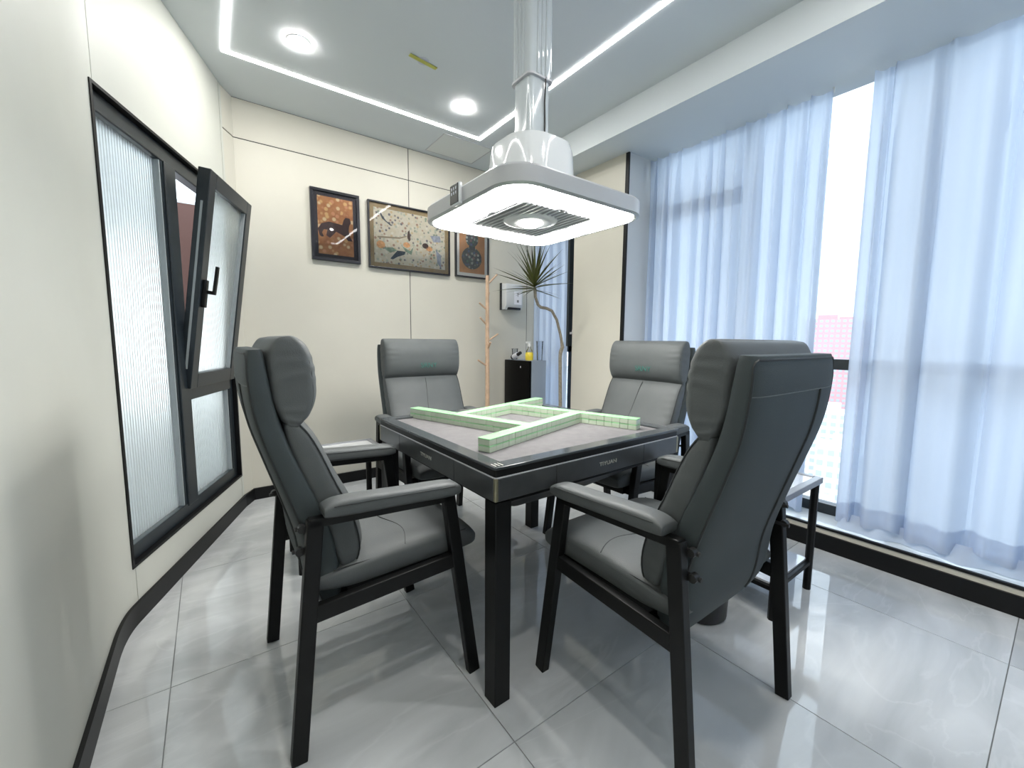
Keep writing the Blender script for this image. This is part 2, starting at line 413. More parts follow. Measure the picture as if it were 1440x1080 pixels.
# angled left wall with the window: local x along the wall, local y away from the room
A0 = (-0.28, 2.15); U = (0.359, 0.933); RZ = math.atan2(U[1], U[0])
def Wp(s, z, off=0.0): return (A0[0]+U[0]*s+U[1]*off, A0[1]+U[1]*s-U[0]*off, z)
wl = struct(empty('wall_left', (*A0, 0), RZ), 'cream panelled angled wall around the dark window')
S0, S1, Z0, Z1, SE = -0.03, 1.145, 0.222, 2.036, 1.172
for x0, x1, z0, z1 in ((S0+0.02, 1.135, 0, Z0), (S0+0.02, 1.135, Z1, ZC), (S0-0.006, S0+0.02, Z1, ZC), (S0-0.006, S0+0.02, 0, Z0), (S0-0.006, S0, Z0, Z1)):
    box_obj('wall_panel', (x0+(0.0015 if x0 > S0 else 0), x1-(0.0015 if x1 > S0 else 0), 0.0, 0.10, z0, z1), 'cream_panel_side', wl)
box_obj('wall_panel', (S1, SE, 0, 0.10, Z0, Z1), 'cream_panel_side', wl)
box_obj('wall_panel', (1.141, SE, 0, 0.10, 0, Z0), 'cream_panel_side', wl)
box_obj('wall_panel', (1.141, SE, 0, 0.10, Z1, ZC), 'cream_panel_side', wl)
box_obj('wall_backing', (S0-0.004, SE-0.004, 0.003, 0.09, 0, Z0-0.005), 'joint_dark', wl)
box_obj('wall_backing', (S0-0.004, SE-0.004, 0.003, 0.09, Z1+0.005, ZC), 'joint_dark', wl)
# short chamfer between the angled wall and the back wall
e0 = Wp(SE, 0); b = bm_new()
prism(b, [(e0[0], e0[1]), (0.20, YB), (0.20, YB+0.06), (e0[0]-0.10, e0[1]+0.03)], 0, 2.428); prism(b, [(e0[0], e0[1]), (0.20, YB), (0.20, YB+0.06), (e0[0]-0.10, e0[1]+0.03)], 2.436, ZC)
cr = struct(obj('wall_corner', b, 'cream_panel'), 'narrow cream corner piece')
b = bm_new(); prism(b, [(e0[0]+0.002, e0[1]+0.012), (0.196, YB+0.012), (0.19, YB+0.05), (e0[0]-0.09, e0[1]+0.05)], 2.40, 2.46); obj('wall_backing', b, 'joint_dark', cr)
# near left wall, running straight and then curving into the angled wall
path = [(XL, YF), (XL, 0.6), (XL, 1.88)]
p0, p1, p2 = Vector((XL, 1.88)), Vector((XL, 2.033)), Vector(Wp(S0-0.006, 0)[:2])
for k in range(1, 13):
    t = k/12; q = p0*(1-t)**2 + p1*2*t*(1-t) + p2*t*t; path.append((q.x, q.y))
def offset_path(pts, d):
    out = []
    for i, p in enumerate(pts):
        a = Vector(pts[max(i-1, 0)]); c = Vector(pts[min(i+1, len(pts)-1)]); t = (c-a).normalized(); n = Vector((t.y, -t.x))
        out.append((p[0]+n.x*d, p[1]+n.y*d))
    return out
def wall_strip(name, pts, d0, d1, z0, z1, mat, smooth=30):
    b = bm_new(); P0, P1 = offset_path(pts, d0), offset_path(pts, d1)
    prism(b, P0 + list(reversed(P1)), z0, z1)
    return obj(name, b, mat, smooth=smooth)
struct(wall_strip('wall_near_left', path, 0.0, -0.10, 0, ZC, 'cream_panel_side'), 'pale curved wall at the left edge')
# dark baseboards
bpath = path + [Wp(0.3, 0)[:2], Wp(0.8, 0)[:2], (e0[0], e0[1])]
struct(wall_strip('baseboard_left', bpath, 0.0, 0.012, 0, 0.082, 'black_trim'))
b = bm_new(); prism(b, [(e0[0]+0.011, e0[1]-0.006), (0.205, YB-0.012), (0.205, YB), (e0[0], e0[1])], 0, 0.082); struct(obj('baseboard_corner', b, 'black_trim'))
struct(box_obj('baseboard_back', (0.20, XR, YB-0.012, YB, 0, 0.082), 'black_trim'))
struct(box_obj('wall_front', (XL-0.1, XR+0.4, YF-0.08, YF, 0, ZC), 'sky_tinted_white'), 'white wall behind the camera')
# right side: low parapet, sill, column, window
struct(box_obj('wall_right', (XR, XR+0.32, YF, YB, 0, 0.118), 'cream_panel'), 'low cream parapet under the tall window')
struct(box_obj('baseboard_right', (XR-0.012, XR, YF, 2.03, 0, 0.090), 'black_trim'))
struct(box_obj('trim_1', (XR-0.006, XR+0.012, YF, 2.03, 0.117, 0.129), 'black_trim'), 'black edging of the window sill')
struct(box_obj('window_sill', (XR+0.012, XR+0.30, YF, 2.03, 0.118, 0.127), 'sill_stone'), 'pale glossy window sill')
struct(box_obj('wall_column', (2.53, XR+0.36, 2.034, 2.575, 0, ZS), 'grey_white_paint'), 'square column with cream panel')
wc = bpy.data.objects['wall_column']
box_obj('wall_panel', (2.522, 2.531, 2.060, 2.573, 0.0, ZS), 'cream_panel', wc)
struct(box_obj('trim_2', (2.518, 2.532, 2.030, 2.058, 0, ZS-0.003), 'black_trim'), 'black vertical edge strip on the column corner')

# main window behind the curtains
w2 = struct(empty('window_2', (2.93, 0, 0)), 'tall dark framed window behind white curtains')
ZB = 0.128
def frame_bar(par, y0, y1, z0, z1, x0=-0.03, x1=0.04, mat='window_metal', name='window_frame'):
    return box_obj(name, (x0, x1, y0, y1, z0, z1), mat, par, bev=0.003)
for y in (-1.33, -0.36, 0.50, 1.37, 2.0):
    frame_bar(w2, y-0.028, y+0.028, ZB, ZC)
frame_bar(w2, -1.33, 2.03, ZB, ZB+0.06); frame_bar(w2, -1.33, 2.03, ZC-0.06, ZC)
frame_bar(w2, -1.30, 1.37, 0.985, 1.045, -0.05, 0.05); frame_bar(w2, 1.37, 2.03, 2.08, 2.16, -0.05, 0.05)
ys = (-1.33, -0.36, 0.50, 1.37, 2.0)
for a, c in zip(ys, ys[1:]):
    for z0, z1 in (((ZB+0.06, 0.985), (1.045, ZC-0.06)) if a < 1.3 else ((ZB+0.06, 2.08), (2.16, ZC-0.06))):
        box_obj('window_pane', (0.0, 0.006, a+0.028, c-0.028, z0, z1), 'pane_clear', w2)
# window beyond the column with a sash standing open
w3 = struct(empty('window_3', (2.93, 2.58, 0)), 'narrow window beyond the column with a dark sash standing open')
for y0, y1, z0, z1 in ((0.0, 0.05, ZB, ZS), (0.70, 0.76, ZB, ZS), (0.05, 0.70, ZB, ZB+0.06), (0.05, 0.70, ZS-0.05, ZS), (0.05, 0.70, 1.03, 1.09), (0.375, 0.43, ZB+0.06, ZS-0.05)):
    frame_bar(w3, y0, y1, z0, z1)
box_obj('window_pane', (0, 0.006, 0.05, 0.70, ZB+0.06, 1.03), 'pane_clear', w3)
box_obj('window_pane', (0, 0.006, 0.05, 0.70, 1.09, ZS-0.05), 'pane_clear', w3)
sb = bm_new()
for d in ((0, 0.055, 0, 0.04, 1.09, 2.40), (0.30, 0.355, 0, 0.04, 1.09, 2.40), (0.055, 0.30, 0, 0.04, 1.09, 1.15), (0.055, 0.30, 0, 0.04, 2.34, 2.40)):
    bx(sb, *d, bev=0.003)
sash = obj('sash', sb, 'window_metal', w3, loc=(-0.255, 0.20, 0), rot=(0, 0, math.radians(-14)))
box_obj('pane', (0.055, 0.30, 0.016, 0.022, 1.15, 2.34), 'pane_clear', sash)
hb = bm_new(); bx(hb, 0.015, 0.035, -0.03, 0.0, 1.20, 1.22); bar(hb, (0.025, -0.03, 1.21), (0.045, -0.035, 1.31), 0.014, 0.014)
obj('handle', hb, 'grille_light', sash)

# ------------------------------------------------------------------ left window in the angled wall
w1 = struct(empty('window_1', (*A0, 0), RZ), 'dark framed interior window with fluted glass and a tilted sash')
rv = bm_new()                                       # black reveal lining
for d in ((S0, S0+0.012, -0.004, 0.085, Z0, Z1), (S1-0.012, S1, -0.004, 0.085, Z0, Z1), (S0+0.012, S1-0.012, -0.004, 0.085, Z0, Z0+0.012), (S0+0.012, S1-0.012, -0.004, 0.085, Z1-0.012, Z1)):
    bx(rv, *d)
obj('reveal', rv, 'black_trim', w1)
def w1bar(x0, x1, z0, z1, y0=0.020, y1=0.075, name='window_frame'):
    return box_obj(name, (x0, x1, y0, y1, z0, z1), 'window_metal', w1, bev=0.004)
fi0, fi1 = S0+0.012, S1-0.012
w1bar(fi0, fi0+0.05, Z0+0.012, Z1-0.012); w1bar(fi1-0.055, fi1, Z0+0.012, Z1-0.012)
w1bar(fi0, fi1, Z0+0.012, Z0+0.075); w1bar(fi0, fi1, Z1-0.085, Z1-0.012)
w1bar(0.475, 0.575, Z0+0.06, Z1-0.08, 0.014); w1bar(0.56, fi1-0.04, 0.815, 0.885, 0.014)
box_obj('fluted_pane', (fi0+0.045, 0.455, 0.047, 0.053, Z0+0.07, Z1-0.08), 'fluted_glass', w1)
box_obj('fluted_pane', (0.57, fi1-0.05, 0.047, 0.053, Z0+0.07, 0.82), 'fluted_glass', w1)
for x0, x1, z0, z1 in ((0.448, 0.458, Z0+0.075, Z1-0.085), (fi1-0.075, fi1-0.063, Z0+0.075, 0.815)):
    box_obj('gasket', (x0, x1, 0.025, 0.05, z0, z1), 'gasket', w1)
box_obj('glazing_bead', (0.458, 0.478, 0.022, 0.055, Z0+0.075, Z1-0.085), 'window_metal', w1)
# bottom-hung sash tipped into the room
SW, SH = 0.58, 1.10
sb = bm_new()
for d in ((0, 0.07, -0.028, 0.028, 0, SH), (SW-0.07, SW, -0.028, 0.028, 0, SH), (0.07, SW-0.07, -0.028, 0.028, 0, 0.075), (0.07, SW-0.07, -0.028, 0.028, SH-0.075, SH)):
    bx(sb, *d, bev=0.003)
sash1 = obj('sash', sb, 'window_metal', w1, loc=(0.54, 0.028, 0.878), rot=(math.radians(8.0), 0, 0))
box_obj('fluted_pane', (0.068, SW-0.068, -0.004, 0.002, 0.073, SH-0.073), 'fluted_glass', sash1)
box_obj('gasket', (SW-0.086, SW-0.074, -0.022, 0.0, 0.076, SH-0.076), 'gasket', sash1)
box_obj('edge_seal', (-0.003, 0.0, -0.006, 0.004, 0.10, SH-0.16), 'gasket', sash1)
hb = bm_new(); bx(hb, 0.018, 0.050, -0.046, -0.028, 0.42, 0.56, bev=0.004)
bar(hb, (0.034, -0.046, 0.50), (0.034, -0.085, 0.50), 0.018, 0.018)
bar(hb, (0.034, -0.078, 0.495), (0.034, -0.082, 0.635), 0.02, 0.014)
obj('handle', hb, 'black_metal', sash1)
# the corridor seen through that window
struct(box_obj('corridor_wall', (-2.30, -2.20, 0.4, 6.2, 0, ZC), 'sky_tinted_white'), 'white corridor wall beyond the window')
struct(box_obj('corridor_end_wall', (-2.20, 0.14, 6.1, 6.2, 0, ZC), 'sky_tinted_white'), 'end wall of the corridor')
struct(box_obj('corridor_floor', (-2.30, 0.14, 0.4, 6.2, -0.05, -0.005), 'grout'), 'corridor floor')
struct(box_obj('corridor_ceiling', (-2.30, -0.61, 0.4, 6.2, ZC, ZC+0.05), 'sky_tinted_white'), 'corridor ceiling')
t = tag(empty('added_glow_panel', (-0.95, 6.1, 0)), 'added glowing panel at the end of the corridor beyond the fluted glass', 'window')  # glowing panel added to brighten the fluted glass; no window known there
box_obj('glow_pane', (-0.95, 0.90, -0.02, -0.01, 0.35, 2.15), 'corridor_glow', t)
for d in ((-1.0, -0.95, 0.30, 2.20), (0.90, 0.95, 0.30, 2.20), (-0.95, 0.90, 0.30, 0.35), (-0.95, 0.90, 2.15, 2.20)): box_obj('window_frame', (d[0], d[1], -0.03, 0.0, d[2], d[3]), 'white_plastic', t)  # border of the added glowing panel
b = bm_new(); bx(b, -0.20, 0.08, 4.90, 4.95, 0, 2.35); bx(b, -0.18, 0.06, 4.895, 4.90, 0.02, 2.33); tag(obj('brown_partition', b, 'brown_board'), 'reddish brown board glimpsed through the gap of the tilted sash', 'board')

# ------------------------------------------------------------------ ceiling fittings
ls = tag(empty('ceiling_light_strip', (0, 0, ZC)), 'thin white light line running round the ceiling', 'light strip')
for d in ((0.139, 0.165, -0.60, 2.878), (1.757, 1.783, -0.60, 2.878), (0.165, 1.757, 2.852, 2.878), (0.165, 1.757, -0.60, -0.574)):
    box_obj('strip_segment', (*d, -0.004, 0.002), 'led', ls)
def downlight(x, y, label):
    t = tag(empty('downlight', (x, y, ZC)), label, 'downlight', 'round ceiling downlights')
    b = bm_new(); lathe(b, [(0.054, -0.003), (0.054, 0.0), (0.045, 0.001), (0.045, -0.006)], 28); obj('trim_ring', b, 'white_plastic', t, 40)
    b = bm_new(); lathe(b, [(0.046, -0.004), (0.046, -0.0065), (0.02, -0.0075)], 28); obj('diffuser', b, 'downlight_glow', t, 40)
downlight(0.465, 2.55, 'round recessed downlight near the left light line corner')
downlight(1.457, 2.56, 'round recessed downlight left of the lamp pole')
b = bm_new()
for d in ((1.51, 1.95, 2.945, 2.951), (1.51, 1.95, 3.284, 3.290), (1.51, 1.516, 2.951, 3.284), (1.944, 1.95, 2.951, 3.284)):
    bx(b, *d, ZC-0.003, ZC)
downlight(0.465, 0.30, 'added out-of-view fill downlight in the near left part of the ceiling')  # this one and the next are added out of view as fill light
downlight(1.457, 0.30, 'added out-of-view fill downlight in the near right part of the ceiling')
h = tag(empty('access_hatch', (0, 0, 0)), 'square white access hatch in the ceiling by the back wall', 'hatch')
obj('hatch_edge', b, 'grille_light', h); box_obj('hatch_cover', (1.518, 1.942, 2.953, 3.282, ZC-0.002, ZC), 'hatch', h)
t = tag(empty('ceiling_tape', (1.05, 2.295, ZC), 0.12), 'yellow green strip stuck across a small disc on the ceiling', 'tape')
b = bm_new(); bx(b, -0.085, 0.085, -0.012, 0.012, -0.006, -0.003); obj('strip', b, 'tape_yellow', t)
b = bm_new(); lathe(b, [(0.032, -0.003), (0.032, 0.0)], 16); obj('disc', b, 'tape_clear', t)

# ------------------------------------------------------------------ lamp over the table
LX, LY, LZ = 1.136, 1.428, 1.636
lamp = tag(empty('pendant_lamp', (LX, LY, LZ)), 'white square lamp on a square duct hanging over the table', 'lamp')
HW = 0.353
def ring_rr(hx, r, z, n=8): return [(x, y, z) for x, y in rrect(0, 0, hx, hx, r, n)]
b = bm_new(); loops(b, [ring_rr(HW-0.012, 0.108, 0.0), ring_rr(HW, 0.12, 0.006), ring_rr(HW, 0.12, 0.058), ring_rr(HW-0.01, 0.11, 0.068), ring_rr(0.20, 0.10, 0.078)], cap0=False)
loops(b, [ring_rr(HW-0.012, 0.108, 0.0), ring_rr(HW-0.022, 0.10, 0.002), ring_rr(HW-0.024, 0.098, 0.012)], cap0=False, cap1=True)
obj('rim', b, 'rim_silver', lamp, 35)
# four glowing corner diffusers around a square grille
def corner_pts(n=10):
    h = HW-0.024; r = 0.095; g = 0.006; gi = 0.198
    pts = [(g, h-0.03), (0.012, h-0.012), (0.035, h)]
    for k in range(n+1):
        a = math.radians(90-90*k/n); pts.append((h-r+r*math.cos(a), h-r+r*math.sin(a)))
    pts += [(h, 0.035), (h-0.012, 0.012), (h-0.03, g), (gi+0.03, g), (gi, 0.03), (gi, gi-0.03), (gi-0.03, gi), (0.03, gi), (g, gi+0.03)]
    return pts
for k in range(4):
    b = bm_new(); prism(b, corner_pts(), 0.0, 0.010); o = obj('light_panel', b, 'lamp_glow', lamp); o.rotation_euler = (0, 0, k*math.pi/2)
b = bm_new(); loops(b, [ring_rr(0.199, 0.02, 0.004), ring_rr(0.199, 0.02, 0.009)]); g_ = obj('grille_plate', b, 'grille_grey', lamp)
b = bm_new()
for k in range(-7, 8):
    bx(b, k*0.025-0.003, k*0.025+0.003, -0.185, 0.185, 0.001, 0.004)
obj('grille_slats', b, 'grille_light', g_)
b = bm_new(); lathe(b, [(0.055, -0.004), (0.080, -0.006), (0.112, 0.0), (0.118, 0.005), (0.06, 0.006)], 28); obj('bulb_ring', b, 'grille_light', lamp, 40)
b = bm_new(); lathe(b, [(0.054, 0.002), (0.052, -0.008), (0.035, -0.016), (0.01, -0.019)], 28); obj('bulb', b, 'bulb_glow', lamp, 60)
b = bm_new(); loops(b, [ring_rr(0.172, 0.12, 0.074), ring_rr(0.166, 0.12, 0.13), ring_rr(0.158, 0.12, 0.265), ring_rr(0.150, 0.115, 0.295), ring_rr(0.130, 0.10, 0.306)]); obj('motor_housing', b, 'white_plastic', lamp, 35)
b = bm_new(); loops(b, [ring_rr(0.056, 0.022, 0.30), ring_rr(0.056, 0.022, 0.56)]); obj('lower_duct', b, 'duct_plastic', lamp, 40)
b = bm_new()
def fluted(h, z):
    out = []
    for x, y in rrect(0, 0, h, h, 0.022, 6): out.append((x, y, z))
    return out
loops(b, [fluted(0.0625, 0.555), fluted(0.0625, ZC-LZ)])
for sx, sy in ((1, 0), (-1, 0), (0, 1), (0, -1)):
    for k in (-0.022, 0.0, 0.022):
        x, y = sx*0.0625 + (0 if sx else k), sy*0.0625 + (0 if sy else k)
        tube(b, [(x, y, 0.557), (x, y, ZC-LZ)], 0.0055, 8)
obj('upper_duct', b, 'duct_plastic', lamp, 40)
b = bm_new(); loops(b, [ring_rr(0.066, 0.024, 0.548), ring_rr(0.066, 0.024, 0.556)]); obj('duct_joint', b, 'grille_light', lamp, 40)
b = bm_new(); tube(b, [(0.020, -0.062, 0.308), (0.022, -0.061, 0.38), (0.018, -0.062, 0.46), (0.02, -0.064, 0.553)], 0.0035, 6); obj('cable', b, 'cable_black', lamp, 40)
b = bm_new(); bx(b, -HW-0.014, -HW+0.004, -0.040, 0.030, -0.002, 0.078, bev=0.008); cp = obj('control_panel', b, 'white_plastic', lamp, 40)
b = bm_new(); bx(b, -HW-0.0165, -HW-0.013, -0.035, 0.025, 0.004, 0.072, bev=0.001, seg=1); obj('control_screen', b, 'dark_panel', cp)
b = bm_new()
for i in range(3):
    for j in range(2): bx(b, -HW-0.0172, -HW-0.0163, -0.023+0.016*i, -0.018+0.016*i, 0.036+0.016*j, 0.046+0.016*j)
obj('control_marks', b, 'screen_mark', cp)

# ------------------------------------------------------------------ mahjong table
TC, TROT, TS = (1.115, 1.444), math.radians(1.0), 0.955
tb = tag(empty('game_table', (*TC, 0), TROT), 'square black mahjong table with grey felt top and four straight legs', 'table')
H = TS/2
b = bm_new()                                         # top frame
for k in range(4):
    o = [(-H, -H), (H, -H), (H-0.052, -H+0.052), (-H+0.052, -H+0.052)]
    a = k*math.pi/2; pts = [(x*math.cos(a)-y*math.sin(a), x*math.sin(a)+y*math.cos(a)) for x, y in o]
    bb = bm_new(); prism(bb, pts, 0.757, 0.766, bev=0.002); obj('frame_rail', bb, 'table_frame', tb)
b.free()
box_obj('felt', (-H+0.052, H-0.052, -H+0.052, H-0.052, 0.735, 0.758), 'felt', tb)
b = bm_new(); loops(b, [ring_rr(H-0.003, 0.008, 0.736, 3), ring_rr(H-0.003, 0.008, 0.7568, 3)]); obj('black_band', b, 'black_metal', tb)  # black band set slightly in below the top frame
b = bm_new(); loops(b, [ring_rr(H-0.0005, 0.012, 0.7325, 4), ring_rr(H-0.0005, 0.012, 0.7355, 4)]); obj('edge_line', b, 'grille_light', tb)
for k in range(4):                                   # apron panels, three per side, the middle one a drawer
    for x0, x1, nm in ((-H+0.012, -0.235, 'apron_panel'), (-0.2335, 0.2335, 'drawer'), (0.235, H-0.012, 'apron_panel')):
        bb = bm_new(); bx(bb, x0, x1, -H, -H+0.018, 0.662, 0.732, bev=0.0015, seg=1); o = obj(nm, bb, 'table_panel', tb); o.rotation_euler = (0, 0, k*math.pi/2)
        if nm == 'drawer':
            text_obj('drawer_lettering', 'TIYUAN', 0.022, 'logo_grey', o, Matrix.Translation((0.02, -H-0.0008, 0.697)) @ Matrix.Rotation(math.pi/2, 4, 'X') @ Matrix.Diagonal((1.2, 0.9, 1, 1)))
for sx in (-1, 1):
    for sy in (-1, 1):
        bb = bm_new(); bx(bb, sx*(H-0.006)-0.006, sx*(H-0.006)+0.006, sy*(H-0.006)-0.006, sy*(H-0.006)+0.006, 0.662, 0.732, bev=0.003)
        obj('corner_edge', bb, 'gold_edge', tb)
        bb = bm_new(); x, y = sx*(H-0.036), sy*(H-0.036); bx(bb, x-0.029, x+0.029, y-0.029, y+0.029, 0.0, 0.655, bev=0.002); obj('leg', bb, 'black_metal', tb)
b = bm_new(); loops(b, [ring_rr(0.22, 0.03, 0.50, 3), ring_rr(0.34, 0.03, 0.58, 3), ring_rr(H-0.02, 0.02, 0.645, 3), ring_rr(H-0.02, 0.02, 0.735, 3)]); obj('machine_body', b, 'black_metal', tb)
b = bm_new()
for i in range(3): bx(b, -H+0.010+0.012*i, -H+0.014+0.012*i, -H+0.012, -H+0.040, 0.7662, 0.7668)
o = obj('corner_sticker', b, 'logo_grey', tb)

# mahjong tiles: four walls of 18 stacks, two high, set as a pinwheel
TW, TD, TH = 0.0367, 0.052, 0.0238
b = bm_new(); bx(b, -TW/2+0.0002, TW/2-0.0002, -TD/2, TD/2, 0, TH*0.80, bev=0.002, seg=2, mi=0)
for f in b.faces: f.material_index = 0
tb_ = bm_new(); bx(tb_, -TW/2+0.0002, TW/2-0.0002, -TD/2, TD/2, 0, TH, bev=0.0022, seg=2)
bmesh.ops.bisect_plane(tb_, geom=tb_.verts[:]+tb_.edges[:]+tb_.faces[:], plane_co=(0, 0, TH*0.80), plane_no=(0, 0, 1))
for f in tb_.faces: f.material_index = 1 if f.calc_center_median().z > TH*0.80 else 0
b.free()
tile0 = obj('mahjong_tile', tb_, ['tile_white', 'tile_green'])
PC, TH_ = Vector((1.132, 1.488)), math.radians(17.8)
wall_names = ['row nearest the camera', 'row on the window side', 'row farthest from the camera', 'row on the left']
ORD = 'first second third fourth fifth sixth seventh eighth ninth tenth eleventh twelfth thirteenth fourteenth fifteenth sixteenth seventeenth eighteenth'.split()
first = True
for k in range(4):
    a = TH_ + k*math.pi/2; e1 = Vector((math.cos(a), math.sin(a))); e2 = Vector((-math.sin(a), math.cos(a)))
    for i in range(18):
        for lay in range(2):
            o = tile0 if first else tile0.copy()
            if not first: C.objects.link(o)
            first = False
            pos = PC + e1*(-0.488+TW*(i+0.5)+random.uniform(-0.0002, 0.0002)) + e2*(-0.1975+random.uniform(-0.0008, 0.0008))
            o.location = (pos.x, pos.y, 0.7582+lay*TH); o.rotation_euler = (0, 0, a+random.uniform(-0.006, 0.006))
            lab = '%s green-backed mahjong tile, %s from the free end of the %s' % (('lower', 'upper')[lay], ORD[i], wall_names[k])
            tag(o, lab, 'mahjong tile', 'mahjong tiles, %s' % wall_names[k])

# ------------------------------------------------------------------ armchairs (local: front +y, origin on the floor)
def make_chair(lbl):
    t = empty('armchair')
    # back shell
    shell = [(0.0, -0.150, 0.352, 0.020, 0.030), (0.12, -0.166, 0.445, 0.040, 0.050), (0.30, -0.185, 0.580, 0.042, 0.050), (0.47, -0.222, 0.700, 0.040, 0.046),
             (0.63, -0.265, 0.815, 0.035, 0.038), (0.78, -0.298, 0.925, 0.032, 0.036), (0.92, -0.314, 1.035, 0.030, 0.034), (1.0, -0.318, 1.108, 0.028, 0.030)]
    b = bm_new(); pad(b, shell, 0.247, p=5.0, q=7.0, nst=34, nseg=44); back = obj('backrest', b, 'leather_back', t, 60)
    def shell_pt(tt, x, out=1.0):                       # a point on the rear face of the shell
        y, z, hf, hb = lerp_tab(shell, tt); y0, z0, _, _ = lerp_tab(shell, max(tt-0.01, 0)); y1, z1, _, _ = lerp_tab(shell, min(tt+0.01, 1))
        L = math.hypot(y1-y0, z1-z0); ny, nz = (z1-z0)/L, -(y1-y0)/L
        e = max(max(1-abs(2*tt-1)**7.0, 0.0)**(1/7.0), 0.06); D = -hb*e*max(1-abs(x/0.247)**5.0, 0.0)**0.2*out
        return (x*(0.93+0.07*e), y+ny*D, z+nz*D)
    for sx in (-1, 1):
        b = bm_new(); pts = [shell_pt(0.04+0.93*i/24, sx*0.2405) for i in range(25)]
        top = [shell_pt(0.98, sx*0.236), shell_pt(0.986, sx*0.224)]
        tube(b, pts+top, 0.0032, 6); obj('piping', b, 'piping', back, 60)
    b = bm_new(); tube(b, [shell_pt(0.986, -0.224+0.0224*i) for i in range(21)], 0.0030, 6); obj('piping', b, 'piping', back, 60)
    b = bm_new(); tube(b, [shell_pt(0.90, -0.238+0.476*i/20) for i in range(21)], 0.0018, 5); obj('seam', b, 'thread', back, 60)
    b = bm_new(); tube(b, [shell_pt(0.06+0.84*i/24, 0.125, 1.01) for i in range(25)], 0.0042, 6); obj('zip', b, 'piping', back, 60)
    # back cushion with gathered sides
    def gather(n, amp, side=0.72):
        def f(tt, u, D, s):
            k = max(0.0, (abs(u)-side)/(1-side))
            wv = math.sin(tt*n*math.pi*2 + 2.4*math.sin(tt*7+D*25)) * (0.55+0.45*math.sin(tt*11+1.0))
            flank = max(0.0, (abs(u)-0.94)/0.06)
            return (math.copysign(flank*amp*1.3*(wv*math.cos(D*30)-0.4), u), wv*amp*k*(1 if s > 0 else 0.4))
        return f
    cush = [(0.0, -0.118, 0.468, 0.030, 0.030), (0.15, -0.118, 0.530, 0.062, 0.045), (0.35, -0.140, 0.625, 0.066, 0.045), (0.6, -0.178, 0.735, 0.055, 0.048), (0.85, -0.222, 0.855, 0.048, 0.045), (1.0, -0.250, 0.920, 0.034, 0.03)]
    b = bm_new(); pad(b, cush, 0.243, p=4.2, q=4.5, nst=60, nseg=56, wob=gather(11, 0.0018, 0.66)); bc = obj('back_cushion', b, 'leather', t, 70)
    b = bm_new(); pts = []
    for i in range(20):
        tt = 0.3+0.62*i/19; y, z, hf, hb = lerp_tab(cush, tt); y0, z0, _, _ = lerp_tab(cush, tt-0.01); y1, z1, _, _ = lerp_tab(cush, min(tt+0.01, 1)); L = math.hypot(y1-y0, z1-z0)
        pts.append((0.015-0.05*(tt-0.5), y+(z1-z0)/L*hf*0.995, z-(y1-y0)/L*hf*0.995))
    tube(b, pts, 0.0016, 5); obj('seam', b, 'piping', bc, 60)
    for sx in (-1, 1):
        b = bm_new(); pts = []
        for i in range(24):
            tt = 0.06+0.9*i/23; y, z, hf, hb = lerp_tab(cush, tt); y0, z0, _, _ = lerp_tab(cush, tt-0.01); y1, z1, _, _ = lerp_tab(cush, min(tt+0.01, 1)); L = math.hypot(y1-y0, z1-z0)
            e = max(1-abs(2*tt-1)**4.5, 0)**(1/4.5)
            pts.append((sx*0.238, y+(z1-z0)/L*hf*0.60*e, z-(y1-y0)/L*hf*0.60*e))
        tube(b, pts, 0.0022, 5); obj('piping', b, 'piping', bc, 60)
    # headrest pillow
    head = [(0.0, -0.240, 0.902, 0.035, 0.030), (0.25, -0.236, 0.960, 0.060, 0.055), (0.55, -0.238, 1.030, 0.066, 0.060), (0.8, -0.244, 1.095, 0.062, 0.060), (1.0, -0.252, 1.138, 0.048, 0.045)]
    b = bm_new(); pad(b, head, 0.244, p=6.0, q=3.3, nst=64, nseg=64, wtap=0.03, wob=gather(7, 0.0015, 0.60)); hd = obj('headrest', b, 'leather', t, 70)
    for sx in (-1, 1):
        b = bm_new(); pts = []
        for i in range(24):
            tt = 0.05+0.9*i/23; y, z, hf, hb = lerp_tab(head, tt); e = max(1-abs(2*tt-1)**3.3, 0)**(1/3.3)
            pts.append((sx*0.2375*(0.97+0.03*e), y+hf*0.70*e, z))
        tube(b, pts, 0.0018, 5); obj('piping', b, 'piping', hd, 60)
    y, z, hf, hb = lerp_tab(head, 0.34)
    lg = text_obj('embroidered_logo', lbl, 0.044, 'logo_green', hd, Matrix.Translation((-0.02, y+hf+0.0005, z)) @ Matrix.Rotation(math.pi, 4, 'Z') @ Matrix.Rotation(math.pi/2-0.05, 4, 'X'), 0.001)
    # seat
    seat = [(0.0, -0.215, 0.462, 0.03, 0.03), (0.2, -0.11, 0.462, 0.044, 0.045), (0.5, 0.05, 0.466, 0.052, 0.045), (0.8, 0.21, 0.470, 0.053, 0.048), (1.0, 0.300, 0.462, 0.040, 0.045)]
    seat_flip = [(a, yy, zz, hb_, hf_) for a, yy, zz, hf_, hb_ in seat]     # path runs along +y: normal points down
    b = bm_new(); pad(b, seat_flip, 0.262, p=4.6, q=5.0, nst=30, nseg=44); st = obj('seat', b, 'leather', t, 60)
    b = bm_new(); tube(b, [(-0.245+0.49*i/24, 0.055+0.02*math.sin(i*0.4), 0.4665+0.0522*(1-abs((-0.245+0.49*i/24)/0.262)**4.6)**(1/4.6)) for i in range(25)], 0.0016, 5); obj('seam', b, 'piping', st, 60)
    for sx in (-1, 1):
        b = bm_new(); tube(b, [(sx*0.252, -0.16+0.42*i/15, 0.491+0.008*i/15) for i in range(16)], 0.0018, 5); obj('piping', b, 'piping', st, 60)
    box_obj('seat_base', (-0.235, 0.235, -0.19, 0.24, 0.395, 0.425), 'black_metal', t)
